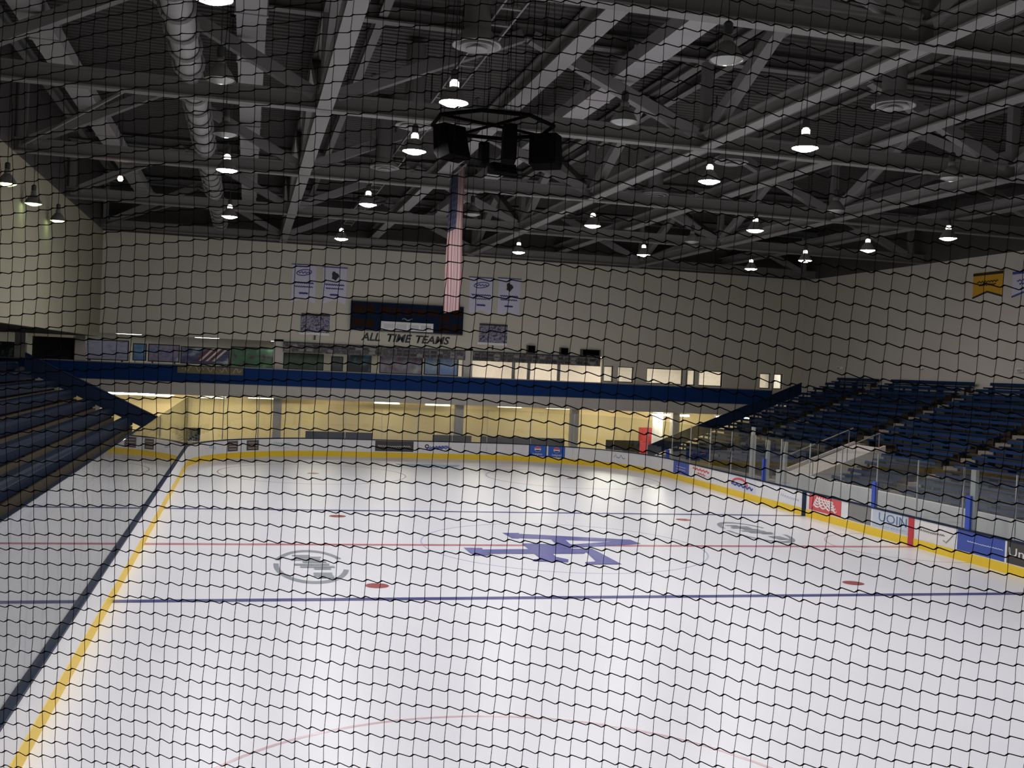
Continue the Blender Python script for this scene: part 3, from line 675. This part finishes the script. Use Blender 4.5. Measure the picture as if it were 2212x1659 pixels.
speaker(at_y(1045, 334, -4.5), .22, .34, .66, .1, 0, 'small slim black loudspeaker inside the ceiling ring')
speaker(at_y(1100, 312, -6.1), .34, .5, .98, -.1, 0, 'tall narrow black loudspeaker in the middle of the ceiling ring')
speaker(at_y(1178, 328, -5.2), .74, .64, .88, -.6, -.2, 'big black loudspeaker at the right of the ceiling ring')
speaker(at_y(1085, 366, -4.2), .7, .45, .3, .2, .1, 'low black loudspeaker hanging at the back of the ceiling ring')
# ------------------------------------------------------------------ hanging flag
FX, FY0, FY1, FZ0, FZ1 = -3.08, 3.5, 6.4, 7.55, 12.5
t = thing('hanging_flag', 'large red and white striped flag with blue union hanging vertically from the roof', 'flag', (FX, (FY0+FY1)/2, FZ0))
ns = 13; wd = (FY1-FY0)/ns; hgt = FZ1-FZ0
def fx(y, z): return .03*math.sin(y*3.1+z*.5)+.012*math.sin(z*2+y)
def cloth(y0, y1, z0, z1, ny, nz, off=0.):
    m = MB(); g = [(fx(y0+(y1-y0)*i/ny, z0+(z1-z0)*j/nz)+off, y0+(y1-y0)*i/ny, z0+(z1-z0)*j/nz) for j in range(nz+1) for i in range(ny+1)]
    q = (ny+1)*(nz+1); m.add(g+[(x+.008, y, z) for x, y, z in g], [])
    for j in range(nz):
        for i in range(ny):
            a = j*(ny+1)+i; m.f += [(a, a+ny+1, a+ny+2, a+1), (q+a, q+a+1, q+a+ny+2, q+a+ny+1)]
    return m
hh = (FY1-FY0)/2
for k in range(ns):
    a = -hh+k*wd; z1 = hgt if k < 6 else hgt*.6
    cloth(a, a+wd, 0, z1, 2, 14).build('flag_stripe', M_FRED if k % 2 == 0 else M_FWHITE, t)
un = cloth(-hh+6*wd, hh, hgt*.6, hgt, 8, 8).build('union', M_FBLUE, t)
for r_ in range(9):
    for c in range(6 if r_ % 2 == 0 else 5):
        y = -hh+6*wd+(hh*2-6*wd)*((c+.6+(.5 if r_ % 2 else 0))/6.2); z = hgt*.6+hgt*.4*(r_+.7)/9.4; S = []
        for i in range(10):
            a = math.pi*i/5; q_ = .075 if i % 2 == 0 else .03; S.append((fx(y, z)-.006, y+q_*math.sin(a), z+q_*math.cos(a)))
        MB().add(S, [tuple(range(10))]).build('star', M_STAR, un)
MB().tube([(0, -hh-.1, hgt+.03), (0, hh+.1, hgt+.03)], .04, 8).build('flag_pole', M_STEEL, t)
for s in (-1, 1): MB().tube([(0, s*hh, hgt+.03), (0, s*hh, hgt+.75)], .012, 5).build('flag_rope', M_DARK, t)
# ------------------------------------------------------------------ end wall furniture
def wall_rect(x0, y0, x1, y1, Y=YB):
    a = at_y((x0+x1)/2, y0, Y); b = at_y((x0+x1)/2, y1, Y); l = at_y(x0, (y0+y1)/2, Y); r = at_y(x1, (y0+y1)/2, Y)
    return l.x, r.x, b.z, a.z
RX, UZ = Vector((1, 0, 0)), Vector((0, 0, 1))
def banner(x0, x1, z0, z1, Y, lab, ell, grp):
    t = thing('wall_banner', lab, 'banner', ((x0+x1)/2, Y, z0), group=grp); h = (x1-x0)/2; H = z1-z0
    MB().add([(-h, -.03, 0), (0, -.03, .28), (h, -.03, 0), (h, -.03, H), (-h, -.03, H), (-h, -.01, 0), (0, -.01, .28), (h, -.01, 0), (h, -.01, H), (-h, -.01, H)],
             [(0, 1, 2, 3, 4), (9, 8, 7, 6, 5), (0, 5, 6, 1), (1, 6, 7, 2), (2, 7, 8, 3), (3, 8, 9, 4), (4, 9, 5, 0)]).build('cloth', M_BANNER, t)
    MB().tube([(-h-.04, -.04, H), (h+.04, -.04, H)], .03, 6).build('hanging_rod', M_INKB, t)
    n_ = 24; a_, b_ = (h*.62, .17) if ell else (.26, .30)
    if ell:
        MB().tube([(a_*math.cos(2*math.pi*i/n_), -.04, H*.80+b_*math.sin(2*math.pi*i/n_)+.06*math.cos(2*math.pi*i/n_)) for i in range(n_)], .025, 4, closed=True).build('emblem', M_INKB, t)
        P = [(-.4+.8*i/12., -.04, H*.80+.07*math.sin(i*2.1)) for i in range(13)]; MB().tube(P, .03, 4).build('lettering', M_INKB, t)
    else:
        MB().add([(a_*math.cos(2*math.pi*i/n_)*(.8+.2*math.cos(6*math.pi*i/n_)), -.036, H*.77+b_*math.sin(2*math.pi*i/n_)*(.85+.15*math.sin(8*math.pi*i/n_))) for i in range(n_)], [tuple(range(n_))]).build('emblem', M_INK, t)
    for z, w_, r_ in ((H*.53, h*.8, .06), (H*.43, h*.75, .05), (H*.26, h*.35, .07)):
        P = [(-w_+2*w_*i/24., -.04, z+.045*math.sin(i*2.3)) for i in range(25)]; MB().tube(P, r_*.6, 4).build('lettering', M_INKB, t)
B4 = [((630, 572, 682, 655), True, 'white swallow-tailed banner with an oval crest left of the scoreboard'), ((697, 578, 748, 658), False, 'white swallow-tailed banner with a dark round crest left of the scoreboard'),
      ((1013, 600, 1065, 680), True, 'white swallow-tailed banner with an oval crest right of the scoreboard'), ((1075, 602, 1123, 683), False, 'white swallow-tailed banner with a dark round crest right of the scoreboard')]
for q, el, lab in B4:
    x0, x1, z0, z1 = wall_rect(*q); banner(x0, x1, z0, z1, YB, lab, el, 'white banners on the end wall')
def wall_right_banner(px0, py0, px1, py1, m, edge, lab):
    a = at_x(px0, (py0+py1)/2, XR); b = at_x(px1, (py0+py1)/2, XR); z1 = at_x((px0+px1)/2, py0, XR).z; z0 = at_x((px0+px1)/2, py1, XR).z
    t = thing('wall_banner', lab, 'banner', (XR, (a.y+b.y)/2, z0)); h = abs(a.y-b.y)/2; H = z1-z0
    MB().prism([(-h, 0), (0, .28), (h, 0), (h, H), (-h, H)], lambda u, z: (-.03, u, z), lambda u, z: (-.01, u, z)).build('cloth', m, t)
    MB().bar((-.035, -h, H-.10), (-.035, h, H-.10), .02, .14).build('top_hem', edge, t)
    for s in (-1, 1): MB().bar((-.035, s*h, .03), (-.035, 0, .31), .02, .09).build('tail_hem', edge, t)
    for z, w_ in ((H*.62, h*.7), (H*.5, h*.55)):
        MB().tube([(-.04, -w_+2*w_*i/20., z+.05*math.sin(i*2.2)) for i in range(21)], .03, 4).build('lettering', edge, t)
wall_right_banner(2103, 587, 2167, 643, M_YBAN, M_INK, 'gold swallow-tailed banner with black hems on the right wall')
wall_right_banner(2188, 582, 2262, 640, M_BANNER, M_INKB, 'white swallow-tailed banner with blue hems beside the gold one')
# scoreboard
x0, x1, z0, z1 = wall_rect(757, 656, 999, 718)
t = thing('scoreboard', 'wide dark navy scoreboard with unlit digit windows and a white sponsor panel', 'scoreboard', ((x0+x1)/2, YB, z0)); h = (x1-x0)/2; H = z1-z0
MB().box(-h, h, -.28, 0, 0, H).build('cabinet', M_SCORE, t)
for (a, b, c, d) in ((-h, h, -.32, .05), (-h, h, H-.05, H+.0)): MB().box(a, b, -.31, -.28, max(c, 0), d).build('frame', M_DARK, t)
for u, z, w_, hh_ in ((-.88, .72, .09, .30), (-.68, .72, .09, .30), (-.88, .25, .09, .26), (-.68, .25, .09, .26), (-.40, .72, .10, .26), (-.2, .7, .08, .26), (.02, .7, .08, .26), (.24, .7, .08, .24),
                      (.66, .55, .09, .26), (.88, .75, .09, .28), (.66, .2, .09, .26), (.88, .22, .09, .26), (.46, .72, .08, .22)):
    MB().box(h*(u-w_), h*(u+w_), -.30, -.28, H*(z-hh_/2), H*(z+hh_/2)).build('digit_window', M_DIGIT, t)
sp = MB().box(h*-.47, h*.46, -.34, -.28, H*.04, H*.34).build('sponsor_panel', M_WHITE, t)
for k in range(4): MB().box(h*(-.42+k*.22), h*(-.24+k*.22), -.345, -.34, H*.10, H*.26).build('sponsor_tile', M_POST, sp)
MB().tube([(h*(-.1+.02*i), -.30, H*.44+.05*math.sin(i*.9)) for i in range(10)], .03, 4).build('maker_mark', M_POST, t)
# wall lettering
wl = thing('wall_lettering', 'dark slanted capital letters in a row on the wall under the scoreboard', 'lettering', (0, 0, 0))
for s_, (a, b) in (('ALL', (780, 821)), ('TIME', (836, 890)), ('TEAMS', (898, 972))):
    c = at_y((a+b)/2, 722+(a+b)/2*.053-37, YB); l = at_y(a, 730, YB).x; r = at_y(b, 730, YB).x
    text('letters', s_, M_INK, wl, (c.x, YB-.0, c.z), RX, UZ, 1, .25, .02, (r-l, .50), bold=.03)
# framed photographs with small lamps below
M_PHOTO = mottle('team_photo', [(.02, .02, .03), (.06, .05, .09), (.32, .30, .38), (.10, .09, .14)], 5, stretch=(1.5, 1, 2.6))
for q, lab in (((650, 678, 712, 722), 'framed dark team photograph left of the scoreboard'), ((1035, 700, 1095, 744), 'framed dark team photograph right of the scoreboard')):
    x0, x1, z0, z1 = wall_rect(*q); t = thing('framed_photo', lab, 'picture', ((x0+x1)/2, YB-.02, z0), group='framed photographs on the end wall'); h = (x1-x0)/2; H = z1-z0
    MB().box(-h, h, -.05, 0, 0, H).build('photo', M_PHOTO, t); MB().box(-h-.12, h, -.09, -.05, -.06, .10).build('white_ledge', M_WHITE, t)
    MB().box(-h, h, -.07, -.05, H-.12, H).build('dark_band', M_INK, t); MB().tube([(0, -.06, -.06), (0, -.06, -.35)], .05, 6).build('hook', M_CHAR, t)
# name boards above the gallery opening
M_NAMES = mottle('name_board_print', [(.03, .028, .03), (.06, .05, .055), (.17, .155, .16), (.05, .045, .05)], 7, stretch=(1.2, 1, .6))
for (a, b, ya, yb, lab) in ((612, 1004, 741, 762, 'long board of small name plates under the scoreboard lettering'), (1022, 1296, 763, 786, 'long board of small name plates right of the scoreboard')):
    l = at_y(a, 750, YB); r = at_y(b, 775, YB); t = thing('name_board', lab, 'name board', ((l.x+r.x)/2, YB-.075, 6.02)); h = (r.x-l.x)/2
    MB().box(-h, h, -.06, .06, 0, .60).build('board', M_NAMES, t); MB().box(-h, h, -.08, -.06, .55, .62).build('top_edge', M_INK, t)
    n = int(2*h/.42)
    for k in range(n):
        x = -h+.1+k*.42
        for z in (.08, .31): MB().box(x, x+.3+.08*random.random(), -.075, -.06, z, z+.13+.05*random.random()).build('name_plate', random.choice((M_GREY, M_CHAR, M_CHAR, M_INK, M_INK)), t)
for q, lab in (((1137, 746, 1154, 763), 'small dark box on the wall above the second name board'), ((1208, 751, 1225, 766), 'small dark box in the middle above the second name board'), ((1253, 755, 1294, 769), 'wide low dark box at the end of the second name board')):
    x0, x1, z0, z1 = wall_rect(*q); t = thing('wall_speaker', lab, 'wall speaker', ((x0+x1)/2, YB, z0)); h = (x1-x0)/2
    MB().box(-h, h, -.3, 0, 0, z1-z0).build('cabinet', M_CHAR, t); MB().box(-h*.85, h*.85, -.32, -.3, .04, z1-z0-.04).build('grille', M_BLACK, t)
# sign hung on the parapet
x0, x1, z0, z1 = wall_rect(383, 791, 525, 808, YB-.5)
t = thing('parapet_sign', 'tan cloth sign with pale script hung over the navy parapet', 'sign', ((x0+x1)/2, YB-.5, z0)); h = (x1-x0)/2; H = z1-z0
MB().box(-h, h, -.05, -.005, 0, H).build('cloth', mat('tan_sign', (.15, .13, .075), var=.2, scale=3), t)
for k in range(5): MB().tube([(-h*.85+k*.7+.045*i, -.06, H*.55+.13*math.sin(i*.8+k)) for i in range(12)], .035, 4).build('lettering', mat('tan_script', (.42, .38, .22)), t)
# things in the gallery behind the opening
def poster(px0, px1, py0, py1, Y, m, lab, fm=None):
    x0, x1, z0, z1 = wall_rect(px0, py0, px1, py1, Y); t = thing('display_panel', lab, 'display panel', ((x0+x1)/2, Y, z0)); h = (x1-x0)/2; H = z1-z0
    MB().box(-h, h, 0, .05, 0, H).build('sheet', m, t)
    f = MB(); f.box(-h-.06, -h, -.02, .07, -.06, H+.06); f.box(h, h+.06, -.02, .07, -.06, H+.06); f.box(-h, h, -.02, .07, -.06, 0); f.box(-h, h, -.02, .07, H, H+.06); f.build('frame', fm or M_DARK, t)
    MB().box(-h*.8, -h*.7, .0, .06, 3.9-z0, -.06).box(h*.7, h*.8, 0, .06, 3.9-z0, -.06).build('stand', M_DARK, t)
    return t
GY = 33.7
poster(182, 276, 736, 776, GY, mottle('pale_blue_poster', [(.30, .32, .48), (.50, .54, .68), (.42, .45, .62)], 3, stretch=(.6, 1, 3)), 'wide pale lilac panel with lines of print in the gallery')
poster(289, 314, 744, 777, GY, mottle('blue_poster', [(.10, .22, .46), (.25, .42, .68)], 2), 'narrow sky blue panel in the gallery')
poster(322, 386, 746, 780, GY, mottle('lilac_poster', [(.20, .17, .30), (.38, .33, .42), (.18, .20, .42), (.5, .62, .55)], 2), 'dull lilac panel with a pale corner in the gallery')
fl = poster(392, 494, 752, 785, GY, mottle('navy_white_poster', [(.06, .07, .17), (.12, .13, .24), (.55, .66, .62)], 1.6, stretch=(.8, 1, 1.6)), 'panel with a navy field, white blotches and slanting red stripes in the gallery')
x0, x1, z0, z1 = wall_rect(392, 752, 494, 785, GY); h = (x1-x0)/2; H = z1-z0
for k in range(7):
    u = h*(.12+.14*k); d = .75
    MB().add([(min(h, u-d*.0), -.01, H*.98), (min(h, u+.22), -.01, H*.98), (min(h, u+.22)-d, -.01, H*.15), (min(h, u)-d, -.01, H*.15)], [(0, 1, 2, 3)][::-1]).build('slanted_stripe', M_FRED if k % 2 == 0 else M_WHITE, fl)
poster(500, 590, 752, 795, GY+1.2, mottle('dark_case', [(.04, .04, .04), (.10, .11, .10), (.05, .20, .08), (.22, .20, .2)], 2.2), 'dark trophy case with a few coloured spots in the gallery')
poster(614, 697, 765, 797, GY, mottle('green_panel', [(.05, .08, .055), (.09, .13, .09)], 2), 'dull green panel behind the first column in the gallery')
poster(717, 739, 772, 800, GY, mottle('dark_panel_a', [(.05, .06, .06), (.14, .15, .15)], 3), 'small dark panel between pale posts in the gallery')
poster(752, 800, 766, 803, GY, mottle('blue_dark_panel', [(.03, .05, .05), (.05, .07, .06), (.10, .36, .62)], 1.3), 'dark panel with bright blue patches in the gallery')
poster(822, 910, 768, 806, GY, mottle('lilac_red_panel', [(.25, .10, .12), (.27, .25, .29), (.36, .35, .40), (.5, .6, .5)], 1.7), 'grey lilac panel with a dull red patch in the gallery')
poster(918, 944, 774, 808, GY, mottle('blue_white_panel', [(.20, .33, .60), (.50, .62, .62)], 1.6), 'narrow blue and white panel in the gallery')
poster(950, 988, 774, 810, GY, mottle('sky_panel', [(.22, .36, .66), (.30, .44, .74), (.60, .72, .60)], 1.2), 'sky blue panel with a pale lower edge in the gallery')
poster(72, 160, 730, 774, GY, mottle('black_panel', [(.006, .006, .006), (.014, .013, .012)], 2), 'black unlit panel at the left end of the gallery')
poster(0, 28, 740, 780, GY, mottle('green_white_panel', [(.03, .05, .04), (.05, .07, .06), (.5, .7, .58)], 1.8), 'dark panel with glowing greenish shapes at the far left of the gallery')
# gallery ceiling lights (a row of fixtures)
gp = None
for k, x in enumerate([-26, -21.5, -17, -12.5, -8, -3.5, 1, 5.5, 9.5, 13.5, 17.5, 21.5, 25]):
    bright = x > 3.3
    t = thing('gallery_light', 'flat fluorescent fixture on the gallery ceiling, %s from the small stand side' % ROWW[k].replace('front', 'first'), 'ceiling light', (x, 35.4 if bright else 34.6, 6.75), group='fixtures on the gallery ceiling')
    MB().box(-.75, .75, -.15, .15, -.09, 0).build('housing', M_WHITE, t)
    MB().box(-.7, .7, -.12, .12, -.11, -.09).build('diffuser', M_GLIGHT if bright else mat('gallery_light_dim', (.9, .95, .9), emit=(.92, 1., .95), estr=24.), t)
# fluorescent fixtures of the lower corridor, and bars added for their glints
def fixture(px, py, Y, L, lab, m=None, grp='bright corridor tubes'):
    P = at_y(px, py, Y); t = thing('strip_light', lab, 'strip light', P, group=grp)
    MB().box(-L/2, L/2, -.13, .13, .10, .16).build('housing', M_WHITE, t)
    for s in (-1, 1): MB().tube([(-L/2+.03, s*.07, .04), (L/2-.03, s*.07, .04)], .055, 8).build('tube', m or M_TUBE, t)
    for s in (-1, 1):
        MB().box(s*L/2-.02, s*L/2+.02, -.13, .13, -.02, .16).build('end_cap', M_WHITE, t)
        MB().tube([(s*L*.4, 0, .16), (s*L*.4, 0, 3.62-P.z)], .012, 5).build('hanging_rod', M_DARK, t)
for (px, py, Y, lab) in ((283, 852, 34.0, 'bright strip light under the gallery beside the small stand guard'), (428, 843, 33.6, 'bright strip light under the gallery below the tan sign'),
                         (1332, 881, 33.6, 'bright strip light under the gallery above the red cabinet'), (1447, 898, 34.2, 'bright strip light under the gallery beside the big stand guard'), (1585, 903, 34.2, 'bright strip light half hidden behind the big stand guard')):
    fixture(px, py, Y, 2.75, lab)
for k, (px, py) in enumerate(((345, 856), (460, 860), (565, 861), (655, 862), (835, 872), (945, 876), (1100, 880), (1205, 883))):
    fixture(px, py, 37.6, 1.7, 'dim yellowish bar for a tube glint deep in the corridor, %s from the small stand' % ROWW[k].replace('front', 'first'), M_GLINT, 'corridor tube glints')  # added glowing bars in place of reflected tube glints, not real fixtures
for k, x in enumerate((-14.5, -10.2, -5.6, -.8, 4.2, 9.0, 13.6, 19.0)):
    t = thing('strip_light', 'strip light high under the corridor ceiling, %s from the small stand' % ROWW[k].replace('front', 'first'), 'strip light', (x, 36.2, 3.40), group='high corridor tubes')
    MB().box(-1.3, 1.3, -.13, .13, .10, .22).build('housing', M_WHITE, t)
    for s in (-1, 1): MB().tube([(-1.25, s*.07, .04), (1.25, s*.07, .04)], .05, 8).build('tube', M_TUBEH, t)
    for s in (-1, 1): MB().box(s*1.3-.02, s*1.3+.02, -.13, .13, -.02, .22).build('end_cap', M_WHITE, t)
# corridor objects
x0, x1, z0, z1 = wall_rect(1384, 926, 1407, 990, 36.5)
t = thing('red_cabinet', 'red upright cabinet in the corridor behind the end glass', 'cabinet', ((x0+x1)/2, 36.5, -.05)); h = (x1-x0)/2
MB().box(-h, h, 0, .5, 0, 2.0).build('body', M_RED, t); MB().box(-h+.04, h-.04, -.02, 0, .1, 1.9).build('door', mat('red_door', (.42, .02, .03)), t); MB().box(h-.14, h-.09, -.05, -.02, .9, 1.1).build('handle', M_DARK, t)
x0, x1, _, _ = wall_rect(1414, 900, 1440, 960, 34.2)
struct('trim_round_pier', MB().lathe([(.36, -.05), (.36, 3.62)], 20, ((x0+x1)/2, 34.8, 0)), M_WHITE)
for (a, b, lab) in ((378, 432, 'dark navy padded bench behind the left end of the end boards'), (660, 806, 'long dark navy padded bench behind the end boards'), (936, 1020, 'dark grey bench behind the blue script advert'), (1040, 1222, 'long dark grey bench behind the cola adverts'), (1312, 1385, 'low grey bench next to the red cabinet')):
    l = at_y(a, 945, 31.9).x; r = at_y(b, 945, 31.9).x; t = thing('padded_bench', lab, 'bench', ((l+r)/2, 31.9, -.05)); h = (r-l)/2
    mm = M_RAIL if a < 900 else M_CHAR
    MB().box(-h, h, -.2, .2, .45, .55).build('seat', mm, t); MB().box(-h, h, .2, .28, .6, 1.38).build('backrest', mm, t)
    for k in range(4): x = -h+.1+(2*h-.2)*k/3; MB().box(x-.04, x+.04, -.15, .27, 0, .45).box(x-.04, x+.04, .22, .27, .45, .65).build('leg', M_DARK, t)
# ------------------------------------------------------------------ spectator net in front of the photographer
NET = thing('safety_net', 'black square-mesh spectator net hanging close in front of the view', 'net', CAM+CF*2.3)
hd = Vector((math.cos(math.radians(26)), -math.sin(math.radians(26)), 0)); nn = hd.cross(Vector((0, 0, 1))); P0 = CAM+CF*2.3
NET.location = (0, 0, 0)
def on_net(px, py):
    d = ray(px, py); k = (P0-CAM).dot(nn)/d.dot(nn); p = CAM+d*k
    return p+nn*(.012*math.sin(px*.006+py*.002)+.008*math.sin(py*.009))
HX = [-1500, -700, 0, 400, 800, 1200, 1600, 2212, 3400]; HV = [26., 27.5, 31.2, 34., 36.2, 37.8, 38.6, 38.8, 38.8]
def hgt_(x):
    j = max(k for k in range(len(HX)-1) if HX[k] <= max(x, -1499)); u = (x-HX[j])/(HX[j+1]-HX[j]); return HV[j]+(HV[j+1]-HV[j])*min(1, max(0, u))
KX = [-700, 0, 300, 600, 900, 1100, 1300, 1500, 1800, 2212, 2900]; KS = [-.06, -.045, -.02, .0, .03, .065, .12, .16, .15, .11, .08]
YC = [0.]
NX = 361
for i in range(1, NX):
    x = -700+3600*(i-.5)/(NX-1); j = max(k for k in range(len(KX)-1) if KX[k] <= x); u = (x-KX[j])/(KX[j+1]-KX[j]); YC.append(YC[-1]+(KS[j]+(KS[j+1]-KS[j])*u)*3600/(NX-1))
y1100 = YC[180]
def ycen(x):
    if x > 2880: return ycen(2879.)+.08*(x-2879)
    if x < -690: return ycen(-689.)-.06*(x+689)
    u = max(0, min(NX-1.001, (x+700)/3600*(NX-1))); i = int(u); return 905+YC[i]+(YC[i+1]-YC[i])*(u-i)-y1100
cols = [-1540.]
while cols[-1] < 3800: cols.append(cols[-1]+27+14*max(-.1, min(1.05, cols[-1]/2212))**.8 if cols[-1] > 0 else cols[-1]+26.5)
NR0, NR1 = -50, 41
def node(c, r):
    x0 = cols[c]; y = ycen(x0)+r*hgt_(x0)
    x = x0-(.015+.095*max(0, min(1, x0/1800)))*(y-830)
    y = ycen(x)+r*hgt_(x)+.9*math.sin(c*1.3+r*.7)
    return x+1.2*math.sin(c*.9+r*1.9), y
grid = [[node(c, r) for c in range(len(cols))] for r in range(NR0, NR1)]
for row in grid:
    P = []; R_ = []
    for x, y in row:
        for dx, dy, rr in ((-6., 2.6, .0011), (-2.2, 1.6, .0015), (3., -1.7, .0018), (6.5, -1.5, .0011)):
            P.append(on_net(x+dx, y+dy)); R_.append(rr)
    MB().tube(P, R_, 4).build('net_cord', M_CORD, NET)
for c in range(len(cols)):
    P = []
    for k in range(len(grid)):
        x, y = grid[k][c]; P.append(on_net(x+1, y))
    MB().tube(P, .0007, 4).build('net_cord', M_CORD, NET)
top = [on_net(*grid[0][c]) for c in range(0, len(cols), 2)]; MB().tube(top, .006, 6).build('head_rope', M_CORD, NET)
bot = [on_net(*grid[-1][c]) for c in range(0, len(cols), 2)]; MB().tube(bot, .006, 6).build('foot_rope', M_CORD, NET)
for i in (0, len(top)//3, 2*len(top)//3, len(top)-1):
    p = top[i]
    if -12.6 < p.x < -9.8: continue
    MB().tube([p, (p.x, p.y, ZR)], .004, 5).build('hanger_rope', M_CORD, NET)
